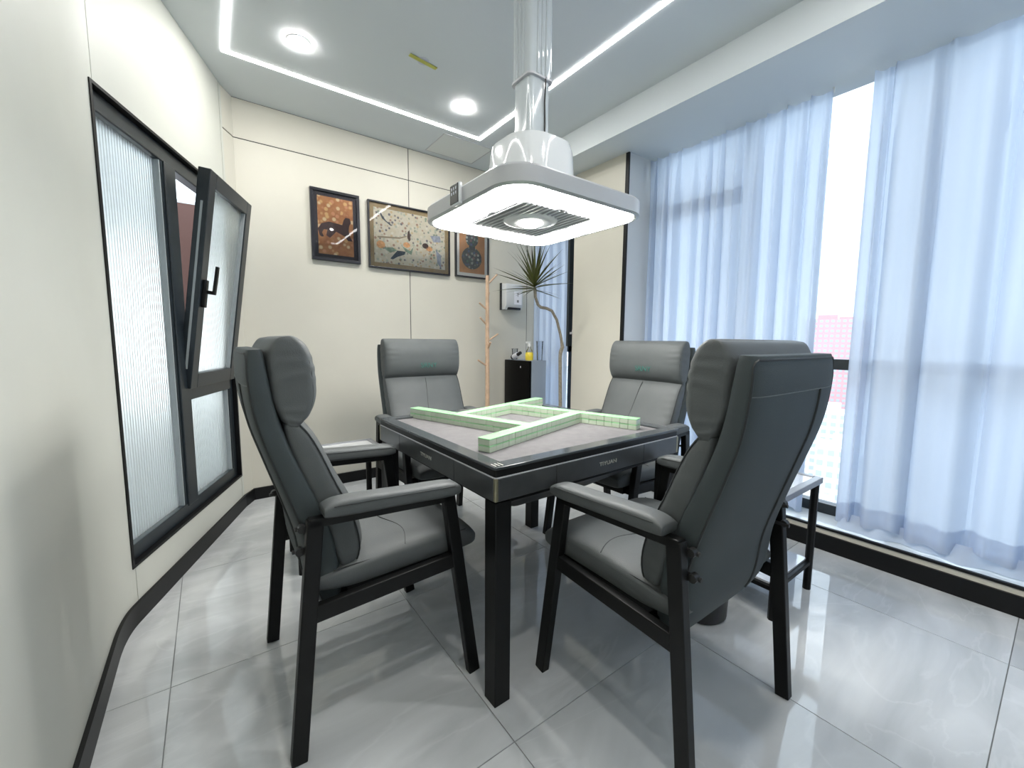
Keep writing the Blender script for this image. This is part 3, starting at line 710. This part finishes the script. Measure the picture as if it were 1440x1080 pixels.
    # frame
    for sx in (-1, 1):
        b = bm_new(); bar(b, (sx*0.280, -0.270, 0.0), (sx*0.280, -0.206, 0.662), 0.030, 0.040); obj('leg', b, 'black_metal', t)
        b = bm_new(); bar(b, (sx*0.280, 0.272, 0.0), (sx*0.280, 0.180, 0.645), 0.030, 0.040); obj('leg', b, 'black_metal', t)
        b = bm_new(); bar(b, (sx*0.280, -0.222, 0.656), (sx*0.280, 0.196, 0.636), 0.030, 0.024); obj('arm_rail', b, 'black_metal', t)
        b = bm_new(); bar(b, (sx*0.280, -0.235, 0.402), (sx*0.280, 0.215, 0.425), 0.026, 0.046); obj('side_rail', b, 'black_metal', t)
        arm = [(0.0, -0.190, 0.681, 0.022, 0.018), (0.1, -0.15, 0.682, 0.028, 0.020), (0.6, 0.06, 0.672, 0.026, 0.020), (0.9, 0.175, 0.666, 0.026, 0.021), (1.0, 0.212, 0.664, 0.022, 0.019)]
        arm_flip = [(a, yy, zz, hb_, hf_) for a, yy, zz, hf_, hb_ in arm]
        b = bm_new(); pad(b, arm_flip, 0.034, p=4.0, q=6.0, nst=24, nseg=28)
        bmesh.ops.translate(b, verts=b.verts[:], vec=(sx*0.281, 0, 0)); ap = obj('armrest', b, 'leather', t, 60)
        for s2 in (-1, 1):
            b = bm_new(); tube(b, [(sx*0.281+s2*0.0335, -0.165+0.355*i/14, 0.697-0.017*i/14) for i in range(15)], 0.0014, 5); obj('piping', b, 'piping', ap, 60)
        for zz, yy in ((0.635, -0.235), (0.575, -0.243)):
            b = bm_new(); tube(b, [(sx*0.248, yy, zz), (sx*0.266, yy, zz)], 0.011, 10); tube(b, [(sx*0.250, yy-0.016, zz-0.002), (sx*0.250, yy+0.03, zz-0.002)], 0.006, 8); obj('bolt', b, 'cable_black', t, 40)
    b = bm_new(); bar(b, (-0.27, -0.135, 0.402), (0.27, -0.135, 0.402), 0.03, 0.03, side=(0, 1, 0)); obj('cross_rail', b, 'black_metal', t)
    b = bm_new(); bar(b, (-0.27, 0.20, 0.405), (0.27, 0.20, 0.405), 0.03, 0.03, side=(0, 1, 0)); obj('cross_rail', b, 'black_metal', t)
    return t
ch = make_chair('SRNY')
spots = [((0.406, 1.420), -90, 'dark grey leather armchair on the left, seen side-on, beside the tilted window'),
         ((1.157, 0.733), 0, 'dark grey leather armchair in the foreground seen from behind, near the black bin'),
         ((1.062, 2.165), 180, 'dark grey leather armchair facing the camera below the large floral picture'),
         ((1.825, 1.480), 90, 'dark grey leather armchair on the window side, in front of the column')]
for i, ((x, y), a, lab) in enumerate(spots):
    o = ch if i == 0 else copy_tree(ch)
    o.location = (x, y, 0); o.rotation_euler = (0, 0, math.radians(a)); tag(o, lab, 'armchair', 'four armchairs round the game table')

# ------------------------------------------------------------------ side tables, bin
def side_table(x0, x1, y0, y1, label, zt=0.532):
    cx, cy, hx, hy = (x0+x1)/2, (y0+y1)/2, (x1-x0)/2, (y1-y0)/2
    t = tag(empty('side_table', (cx, cy, 0)), label, 'side table', 'small black side tables')
    for d, nm in (((-hx, hx, -hy, -hy+0.03), 0), ((-hx, hx, hy-0.03, hy), 0), ((-hx, -hx+0.03, -hy+0.03, hy-0.03), 0), ((hx-0.03, hx, -hy+0.03, hy-0.03), 0)):
        box_obj('top_rim', (*d, zt-0.027, zt), 'table_rim', t, bev=0.003)
    box_obj('table_top', (-hx+0.03, hx-0.03, -hy+0.03, hy-0.03, zt-0.017, zt-0.003), 'side_top', t)
    for sx in (-1, 1):
        for sy in (-1, 1):
            b = bm_new(); x, y = sx*(hx-0.022), sy*(hy-0.022)
            prism(b, [(x+0.016*math.cos(math.pi/8+k*math.pi/4), y+0.016*math.sin(math.pi/8+k*math.pi/4)) for k in range(8)], 0.0, zt-0.026); obj('leg', b, 'black_metal', t)
    for sy in (-1, 1):
        b = bm_new(); bar(b, (-hx+0.03, sy*(hy-0.022), 0.13), (hx-0.03, sy*(hy-0.022), 0.13), 0.02, 0.02, side=(0, 1, 0)); obj('stretcher', b, 'black_metal', t)
    for sx in (-1, 1):
        b = bm_new(); bar(b, (sx*(hx-0.022), -hy+0.03, 0.13), (sx*(hx-0.022), hy-0.03, 0.13), 0.02, 0.02, side=(1, 0, 0)); obj('stretcher', b, 'black_metal', t)
    box_obj('shelf', (-hx+0.03, hx-0.03, -hy+0.03, hy-0.03, 0.140, 0.148), 'side_top', t)
    return t
side_table(1.79, 2.205, 0.625, 0.985, 'low black side table with pale glossy top beside the window curtain')
side_table(0.285, 0.742, 2.10, 2.42, 'low black side table in the corner behind the left armchair', 0.555)
bt = tag(empty('waste_bin', (1.625, 0.855, 0)), 'round black bin on the floor under the foreground armchair side', 'bin')
b = bm_new(); lathe(b, [(0.098, 0.0), (0.105, 0.008), (0.112, 0.24), (0.118, 0.245), (0.118, 0.255), (0.106, 0.255), (0.098, 0.02)], 32); obj('bin_body', b, 'bin_black', bt, 40)

# ------------------------------------------------------------------ pictures on the back wall
def picture(x0, x1, z0, z1, fw_, fmat, mw_, mmat, amat, label, name):
    t = tag(empty(name, ((x0+x1)/2, YB, (z0+z1)/2)), label, 'picture', 'framed pictures on the back wall')
    hx, hz = (x1-x0)/2, (z1-z0)/2
    for d in ((-hx, hx, -hz, -hz+fw_), (-hx, hx, hz-fw_, hz), (-hx, -hx+fw_, -hz+fw_, hz-fw_), (hx-fw_, hx, -hz+fw_, hz-fw_)):
        box_obj('frame_side', (d[0], d[1], -0.028, 0.0, d[2], d[3]), fmat, t, bev=0.002)
    box_obj('mount', (-hx+fw_, hx-fw_, -0.014, -0.004, -hz+fw_, hz-fw_), mmat, t)
    k = fw_+mw_
    art = box_obj('artwork', (-hx+k, hx-k, -0.0155, -0.013, -hz+k, hz-k), amat, t)
    box_obj('glass', (-hx+fw_, hx-fw_, -0.0215, -0.0205, -hz+fw_, hz-fw_), 'picture_glass', t)
    return t, art
def flat(parent, name, pts, mat, lift=0.0162):
    b = bm_new(); prism(b, pts, -lift, -0.0150, axis='y'); return obj(name, b, mat, parent)
def disc(cx, cz, rx, rz, n=18, a=0.0):
    return [(cx+rx*math.cos(2*math.pi*k/n)*math.cos(a)-rz*math.sin(2*math.pi*k/n)*math.sin(a), cz+rx*math.cos(2*math.pi*k/n)*math.sin(a)+rz*math.sin(2*math.pi*k/n)*math.cos(a)) for k in range(n)]
p1_, art1 = picture(0.638, 0.982, 1.712, 2.218, 0.020, 'frame_black', 0.028, 'mat_dark', 'art_floral_rust', 'black framed rust floral picture with a dark crouching figure', 'framed_picture')
flat(art1, 'figure', [(-0.115, -0.075), (-0.125, -0.03), (-0.10, 0.01), (-0.05, 0.03), (0.0, 0.025), (0.045, 0.02), (0.055, 0.055), (0.07, 0.078), (0.10, 0.075), (0.108, 0.045), (0.095, 0.02), (0.09, -0.02), (0.10, -0.06), (0.118, -0.09), (0.085, -0.09), (0.06, -0.06), (0.0, -0.035), (-0.02, -0.06), (-0.045, -0.085), (-0.07, -0.07), (-0.06, -0.03), (-0.085, -0.03), (-0.098, -0.055), (-0.085, -0.08), (-0.10, -0.085)], 'art_animal')
p2_, art2 = picture(1.045, 1.752, 1.700, 2.212, 0.012, 'frame_black', 0.034, 'mat_gold', 'art_garden_cream', 'large garden picture with birds and flowers in a thin bronze frame', 'framed_picture')
for nm, pts, mt in (('branch', [(-0.28, -0.02), (-0.10, -0.005), (-0.04, 0.02), (-0.04, 0.028), (-0.10, 0.008), (-0.28, -0.008)], 'art_branch'),
                    ('bird', [(-0.26, 0.17), (-0.24, 0.13), (-0.17, 0.085), (-0.16, 0.09), (-0.21, 0.12), (-0.235, 0.15), (-0.25, 0.175)], 'art_bird'),
                    ('bird', [(-0.03, 0.06), (-0.015, 0.08), (-0.01, 0.04), (-0.005, 0.0), (-0.02, -0.015), (-0.035, 0.02)], 'art_dark'),
                    ('heron', [(-0.18, -0.17), (-0.12, -0.10), (-0.05, -0.10), (-0.06, -0.125), (-0.12, -0.15), (-0.16, -0.175)], 'art_bird'),
                    ('leaf', [(-0.24, -0.09), (-0.16, -0.08), (-0.12, -0.10), (-0.18, -0.125)], 'art_leaf'),
                    ('leaf', [(-0.08, -0.06), (-0.01, -0.09), (0.02, -0.05), (0.0, -0.12), (-0.05, -0.10)], 'art_leaf'),
                    ('flower', disc(-0.04, -0.045, 0.03, 0.022), 'art_flower'), ('flower', disc(-0.255, -0.07, 0.035, 0.03), 'art_flower'),
                    ('flower', disc(0.125, -0.03, 0.028, 0.022), 'art_dark'), ('flower', disc(0.16, -0.05, 0.03, 0.02), 'art_flower'),
                    ('rock', [(0.17, 0.06), (0.26, 0.07), (0.27, 0.02), (0.20, 0.01)], 'art_rock'), ('rock', [(0.22, -0.05), (0.27, -0.09), (0.27, -0.20), (0.235, -0.16)], 'art_rock')):
    flat(art2, nm, pts, mt)
p3_, art3 = picture(1.808, 2.158, 1.705, 2.205, 0.012, 'frame_black', 0.030, 'mat_white', 'art_brown', 'smaller picture of a dark gourd-shaped vase on brown, partly behind the lamp', 'framed_picture')
flat(art3, 'vase', disc(-0.005, -0.075, 0.105, 0.098, 26), 'art_vase_dark'); flat(art3, 'vase_neck', [(-0.035, 0.0), (0.03, 0.0), (0.028, 0.05), (-0.033, 0.05)], 'art_bird', 0.0164)
flat(art3, 'vase_top', disc(-0.003, 0.092, 0.066, 0.066, 22), 'art_vase_dark', 0.0166)
# paper dispenser
t = tag(empty('paper_dispenser', (2.405, YB, 1.56)), 'white wall mounted paper dispenser behind the spiky plant', 'dispenser')
b = bm_new(); prism(b, [(-0.0, -0.125), (-0.0, 0.125), (-0.085, 0.120), (-0.10, 0.095), (-0.10, -0.085), (-0.075, -0.125)], -0.10, 0.10, axis='x', bev=0.006); obj('cover', b, 'white_plastic', t, 40)
b = bm_new(); bx(b, -0.106, -0.100, -0.03, 0.0, -0.128, 0.128); obj('back_plate', b, 'dark_panel', t)
b = bm_new(); bx(b, -0.07, 0.075, -0.098, -0.07, -0.127, -0.105); obj('slot', b, 'dark_panel', t)
b = bm_new(); bx(b, -0.005, 0.085, -0.1012, -0.0995, -0.075, 0.045); st_ = obj('instruction_sticker', b, 'label_white', t)
b = bm_new(); bx(b, 0.036, 0.043, -0.1018, -0.101, 0.0, 0.034); bx(b, 0.026, 0.052, -0.1018, -0.101, 0.028, 0.034); bx(b, 0.028, 0.050, -0.1018, -0.101, -0.055, -0.032); obj('sticker_mark', b, 'grille_grey', st_)

# ------------------------------------------------------------------ coat tree
RX, RY = 2.000, 3.10
t = tag(empty('coat_tree', (RX, RY, 0)), 'slim pale wooden coat tree with short pegs by the back wall', 'coat stand')
b = bm_new(); tube(b, [(0.0, 0, 0.02), (0.0, 0, 0.6), (-0.003, 0, 1.2), (-0.004, 0, 1.70)], [0.021, 0.020, 0.018, 0.016], 12); obj('pole', b, 'wood', t, 50)
for dx, dy, z0, z1 in ((0.085, -0.02, 1.625, 1.715), (0.05, 0.055, 1.49, 1.56), (-0.085, 0.0, 1.40, 1.46), (-0.085, -0.01, 1.265, 1.335), (0.105, -0.01, 1.13, 1.195), (-0.02, -0.08, 1.06, 1.12), (-0.105, -0.01, 0.905, 0.965), (0.04, 0.05, 0.76, 0.82)):
    b = bm_new(); tube(b, [(0, 0, z0), (dx, dy, z1)], [0.009, 0.008], 8); obj('peg', b, 'wood', t, 50)
for k in range(3):
    a = 2*math.pi*k/3+0.4; b = bm_new(); tube(b, [(0, 0, 0.12), (0.08*math.cos(a), 0.08*math.sin(a), 0.05), (0.18*math.cos(a), 0.18*math.sin(a), 0.012)], [0.014, 0.012, 0.012], 8); obj('foot', b, 'wood', t, 50)

# ------------------------------------------------------------------ black cabinet and what stands on it
t = tag(empty('mini_fridge', (2.45, 3.135, 0)), 'glossy black fronted cabinet with grey sides in the far corner', 'cabinet')
b = bm_new(); bx(b, -0.075, 0.10, -0.20, 0.19, 0.02, 0.955, bev=0.006); obj('body', b, 'fridge_side', t, 40)
b = bm_new(); bx(b, -0.105, -0.077, -0.20, 0.19, 0.04, 0.953, bev=0.006); dr = obj('door', b, 'gloss_black', t, 40)
b = bm_new(); bx(b, -0.1062, -0.1045, -0.075, -0.065, 0.885, 0.900); obj('badge', b, 'label_white', dr)
b = bm_new()
for sy in (-0.17, 0.16): bx(b, -0.06, 0.08, sy-0.015, sy+0.015, 0, 0.021)
obj('feet', b, 'cable_black', t)
zt = 0.9552
t = tag(empty('spray_bottle', (2.42, 3.03, zt)), 'clear bottle with yellow liquid on the black cabinet', 'bottle')
b = bm_new(); lathe(b, [(0.034, 0.0), (0.038, 0.006), (0.038, 0.062), (0.030, 0.075)], 20); obj('liquid', b, 'yellow_liquid', t, 40)
b = bm_new(); lathe(b, [(0.031, 0.075), (0.026, 0.095), (0.015, 0.110), (0.013, 0.130)], 20); obj('bottle_shoulder', b, 'clear_plastic', t, 40)
b = bm_new(); lathe(b, [(0.014, 0.128), (0.014, 0.155), (0.008, 0.158)], 14); bx(b, -0.04, 0.012, -0.008, 0.008, 0.158, 0.174, bev=0.003); obj('spray_head', b, 'mat_white', t, 40)
t = tag(empty('small_bottle', (2.40, 3.19, zt)), 'small dark capped bottle lying tilted on the black cabinet', 'bottle')
b = bm_new(); tube(b, [(0, 0.06, 0.024), (0, -0.008, 0.05)], 0.024, 16); bo = obj('bottle_body', b, 'label_white', t, 40)
b = bm_new(); tube(b, [(0, 0.075, 0.019), (0, 0.058, 0.0255)], 0.0245, 16); obj('bottle_base', b, 'cable_black', t, 40)
b = bm_new(); tube(b, [(0, -0.008, 0.05), (0, -0.035, 0.061), (0, -0.05, 0.067)], [0.018, 0.016, 0.016], 14); obj('bottle_cap', b, 'cable_black', t, 40)
for x, y, h_, r_, lab in ((2.50, 2.975, 0.175, 0.032, 'tall clear plastic cup at the right end of the black cabinet'), (2.44, 3.285, 0.10, 0.03, 'short clear plastic cup at the left end of the black cabinet')):
    b = bm_new(); lathe(b, [(r_*0.8, 0.0), (r_, h_), (r_+0.003, h_), (r_+0.003, h_+0.004), (r_-0.002, h_+0.002), (r_*0.8-0.002, 0.003)], 20)
    tag(obj('plastic_cup', b, 'clear_plastic', None, 40, loc=(x, y, zt)), lab, 'cup')

# ------------------------------------------------------------------ plant
PX, PY = 2.425, 2.60
t = tag(empty('potted_dracaena', (PX, PY, 0)), 'tall dracaena with a bent bare stem and spiky crown', 'plant')
b = bm_new(); lathe(b, [(0.060, 0.0), (0.066, 0.004), (0.085, 0.17), (0.088, 0.18), (0.078, 0.18), (0.074, 0.15)], 24); po = obj('pot', b, 'pot_white', t, 40)
b = bm_new(); lathe(b, [(0.074, 0.148), (0.073, 0.156), (0.02, 0.158)], 20); obj('soil', b, 'soil', po, 40)
st_pts = [(0.0, 0, 0.15), (0.003, 0, 0.552), (-0.012, 0, 1.0), (-0.008, 0, 1.04), (0.012, 0, 1.085), (0.0, 0, 1.14), (-0.015, 0, 1.194), (-0.059, 0, 1.312), (-0.116, 0, 1.385), (-0.175, 0, 1.402), (-0.235, 0, 1.407), (-0.265, 0, 1.425), (-0.293, 0, 1.483), (-0.302, 0, 1.56)]
b = bm_new(); tube(b, st_pts, [0.017, 0.016, 0.015, 0.017, 0.017, 0.012, 0.012, 0.012, 0.012, 0.012, 0.012, 0.012, 0.012, 0.013], 10); obj('stem', b, 'plant_stem', t, 60)
def leaf(L, wd, droop):
    b = bm_new(); rows = []
    for i in range(9):
        u = i/8; wv = wd*(math.sin(math.pi*min(1, u*0.9+0.12))**0.6)*(1-u**3)+0.0004
        x = L*u; z = -droop*u*u
        rows.append([b.verts.new((x, -wv, z+0.25*wv)), b.verts.new((x, 0, z)), b.verts.new((x, wv, z+0.25*wv))])
    for A, B in zip(rows, rows[1:]):
        for k in range(2): b.faces.new((A[k], A[k+1], B[k+1], B[k]))
    g = bmesh.ops.solidify(b, geom=b.faces[:], thickness=0.0008)
    return b
variants = [obj('leaf', leaf(0.36, 0.009, 0.02), 'leaf_green', t, 60), obj('leaf', leaf(0.34, 0.0095, 0.04), 'leaf_green', t, 60), obj('leaf', leaf(0.27, 0.009, 0.02), 'leaf_green', t, 60)]
rl = random.Random(11)
for i in range(54):
    o = variants[i] if i < 3 else variants[i % 3].copy()
    if i >= 3: C.objects.link(o); o.parent = t
    el = math.radians([74, 56, 40, 25, 10, -4][i % 6] + rl.uniform(-8, 8)); az = i*2.39996 + rl.uniform(-0.2, 0.2)
    o.location = (-0.302, 0, 1.545+0.05*math.sin(el)); o.rotation_euler = (rl.uniform(-0.4, 0.4), -el, az)
    if math.cos(az) > 0.75 and el < 0.9: o.scale = (0.88, 1, 1)

# ------------------------------------------------------------------ curtains
def curtain(name, y0, y1, x, z_top, z_bot, pitch, amp, seed, label, hem=True):
    rnd = random.Random(seed)
    ks = [y0]
    while ks[-1] < y1-0.04: ks.append(ks[-1]+pitch*rnd.uniform(0.72, 1.28))
    ks[-1] = y1
    t = tag(empty(name, (x, (y0+y1)/2, z_bot)), label, 'curtain', 'white sheer curtains')
    cols = []; NU = 14
    for i in range(len(ks)-1):
        a_ = amp*rnd.uniform(0.6, 1.25); d2 = rnd.uniform(-0.5, 0.5); ph = rnd.uniform(0.8, 2.2)
        for k in range(NU): cols.append((ks[i]+(ks[i+1]-ks[i])*k/NU, k/NU, a_, d2, ph))
    cols.append((y1, 0.0, amp, 0, 1))
    b = bm_new(); NZ = 40; V = []
    for yy, u, a_, d2, ph in cols:
        col = []
        sag = 0.012*math.sin(math.pi*u)
        for j in range(NZ+1):
            v = j/NZ; z = (z_top-sag)*(1-v) + z_bot*v
            env = 0.35+0.65*min(1, v*6)
            pinch = math.exp(-((min(u, 1-u))/0.10)**2)*math.exp(-v*7)
            dx = -a_*env*(0.5-0.5*math.cos(2*math.pi*u)) + a_*0.35*env*math.sin(4*math.pi*u+d2*2+v*1.2) - 0.030*pinch
            dx += 0.008*math.sin(yy*5+v*3)*v
            dy = 0.010*env*math.sin(2*math.pi*u+ph+v)
            zz = z + (0.012*math.sin(yy*17+seed)+0.01*math.sin(yy*41))*(v**12)
            col.append(b.verts.new((dx, yy+dy-(y0+y1)/2, zz-z_bot)))
        V.append(col)
    for A, B in zip(V, V[1:]):
        for j in range(NZ): b.faces.new((A[j], B[j], B[j+1], A[j+1]))
    o = obj('curtain_cloth', b, 'sheer_fabric', t, 80)
    b = bm_new(); V = []                                # hem band, folded cloth: a second layer
    for c_i, (yy, u, a_, d2, ph) in enumerate(cols):
        env = 1.0; col = []
        for v in (0.955, 0.978, 1.0):
            z = (z_top-0.012*math.sin(math.pi*u))*(1-v)+z_bot*v
            dx = -a_*(0.5-0.5*math.cos(2*math.pi*u)) + a_*0.35*math.sin(4*math.pi*u+d2*2+v*1.2) + 0.008*math.sin(yy*5+v*3)*v + 0.004
            zz = z + (0.012*math.sin(yy*17+seed)+0.01*math.sin(yy*41))*(v**12)
            col.append(b.verts.new((dx, yy+0.010*math.sin(2*math.pi*u+ph+v)-(y0+y1)/2, zz-z_bot)))
        V.append(col)
    for A, B in zip(V, V[1:]):
        for j in range(2): b.faces.new((A[j], B[j], B[j+1], A[j+1]))
    obj('hem', b, 'sheer_fabric', t, 80)
    b = bm_new()
    for kk in ks[:-1]: bx(b, -0.014, -0.006, kk+0.003-(y0+y1)/2, kk+0.011-(y0+y1)/2, z_top-z_bot-0.020, z_top-z_bot+0.006)
    obj('hooks', b, 'mat_white', t)
    return t
curtain('window_curtain', 0.885, 2.015, 2.785, ZS-0.008, 0.15, 0.115, 0.045, 3, 'white sheer curtain between the column and the window gap')
wide = curtain('window_curtain', -1.30, 0.715, 2.785, ZS-0.008, 0.17, 0.175, 0.058, 5, 'wide white sheer curtain at the right edge of the photo')
curtain('window_curtain', 2.85, 3.335, 2.735, ZS-0.008, 0.14, 0.10, 0.04, 8, 'narrow white sheer curtain in the far corner behind the plant')
# curtain lining that lies out over the sill
b = bm_new(); V = []
for i in range(120):
    yy = -1.25+1.95*i/119; wv = 0.018*math.sin(yy*19)+0.012*math.sin(yy*43+1)
    V.append([b.verts.new((2.77+wv*0.3, yy, 0.21)), b.verts.new((2.752+wv, yy, 0.160)), b.verts.new((2.735+wv, yy, 0.1325))])
for A, B in zip(V, V[1:]):
    for j in range(2): b.faces.new((A[j], B[j], B[j+1], A[j+1]))
ln = obj('lining', b, 'sheer_fabric', wide, 80); ln.location = -Vector(wide.location)

# ------------------------------------------------------------------ city outside
GZ = -70.0
struct(box_obj('city_ground', (40, 1500, -700, 900, GZ-1, GZ), 'city_ground'), 'hazy city ground far below')
def building(name, az, dist, wid, dep, ztop, mat, label, floors, bays, wmat='blue_glazing'):
    a = math.radians(az); x, y = dist*math.sin(a), dist*math.cos(a)
    t = tag(empty(name, (x, y, GZ), -a+math.pi/2), label, 'building', 'city buildings beyond the window gap')
    Hh = ztop-GZ
    b = bm_new(); bx(b, 0, dep, -wid/2, wid/2, 0, Hh); bx(b, dep*0.3, dep*0.7, -wid*0.2, wid*0.2, Hh, Hh+3); obj('building_body', b, mat, t)
    b = bm_new(); fh = Hh/floors; bw = wid/bays
    for f in range(floors):
        for k in range(bays):
            y0 = -wid/2+bw*(k+0.22); bx(b, -0.15, 0.1, y0, y0+bw*0.56, f*fh+fh*0.3, f*fh+fh*0.78)
    obj('windows', b, wmat, t)['kind'] = 'stuff'
    return t
building('tower', 73.3, 330, 26, 24, 17, 'pink_brick', 'tall pink tower seen through the gap between the curtains', 28, 9)
building('tower', 75.1, 420, 30, 24, 20, 'pink_brick', 'second pink tower half hidden by the right curtain edge', 30, 9)
building('office_block', 74.2, 190, 16, 14, -24, 'pale_concrete', 'white office block standing below the pink tower', 16, 6)
building('office_block', 75.6, 155, 13, 14, -30, 'pale_concrete', 'white apartment block close to the right curtain edge', 12, 5)
building('apartment_block', 72.6, 118, 12, 12, -37, 'warm_concrete', 'beige apartment block low in the window gap', 10, 5)
building('apartment_block', 74.6, 105, 9, 10, -38, 'pale_concrete', 'pale low block nearest the building, bottom of the window gap', 9, 5)
building('apartment_block', 72.0, 240, 22, 16, -30, 'pale_concrete', 'pale distant block left in the window gap', 12, 7)
building('low_house', 76.2, 80, 9, 10, -46, 'roof_red', 'low red brown house at the bottom of the window gap', 6, 4)
building('tower', 60.0, 300, 28, 24, 0, 'pale_concrete', 'pale tower standing beyond the left curtain', 24, 8)
building('tower', 92.0, 260, 30, 24, -5, 'warm_concrete', 'beige tower standing beyond the right curtain', 24, 8)
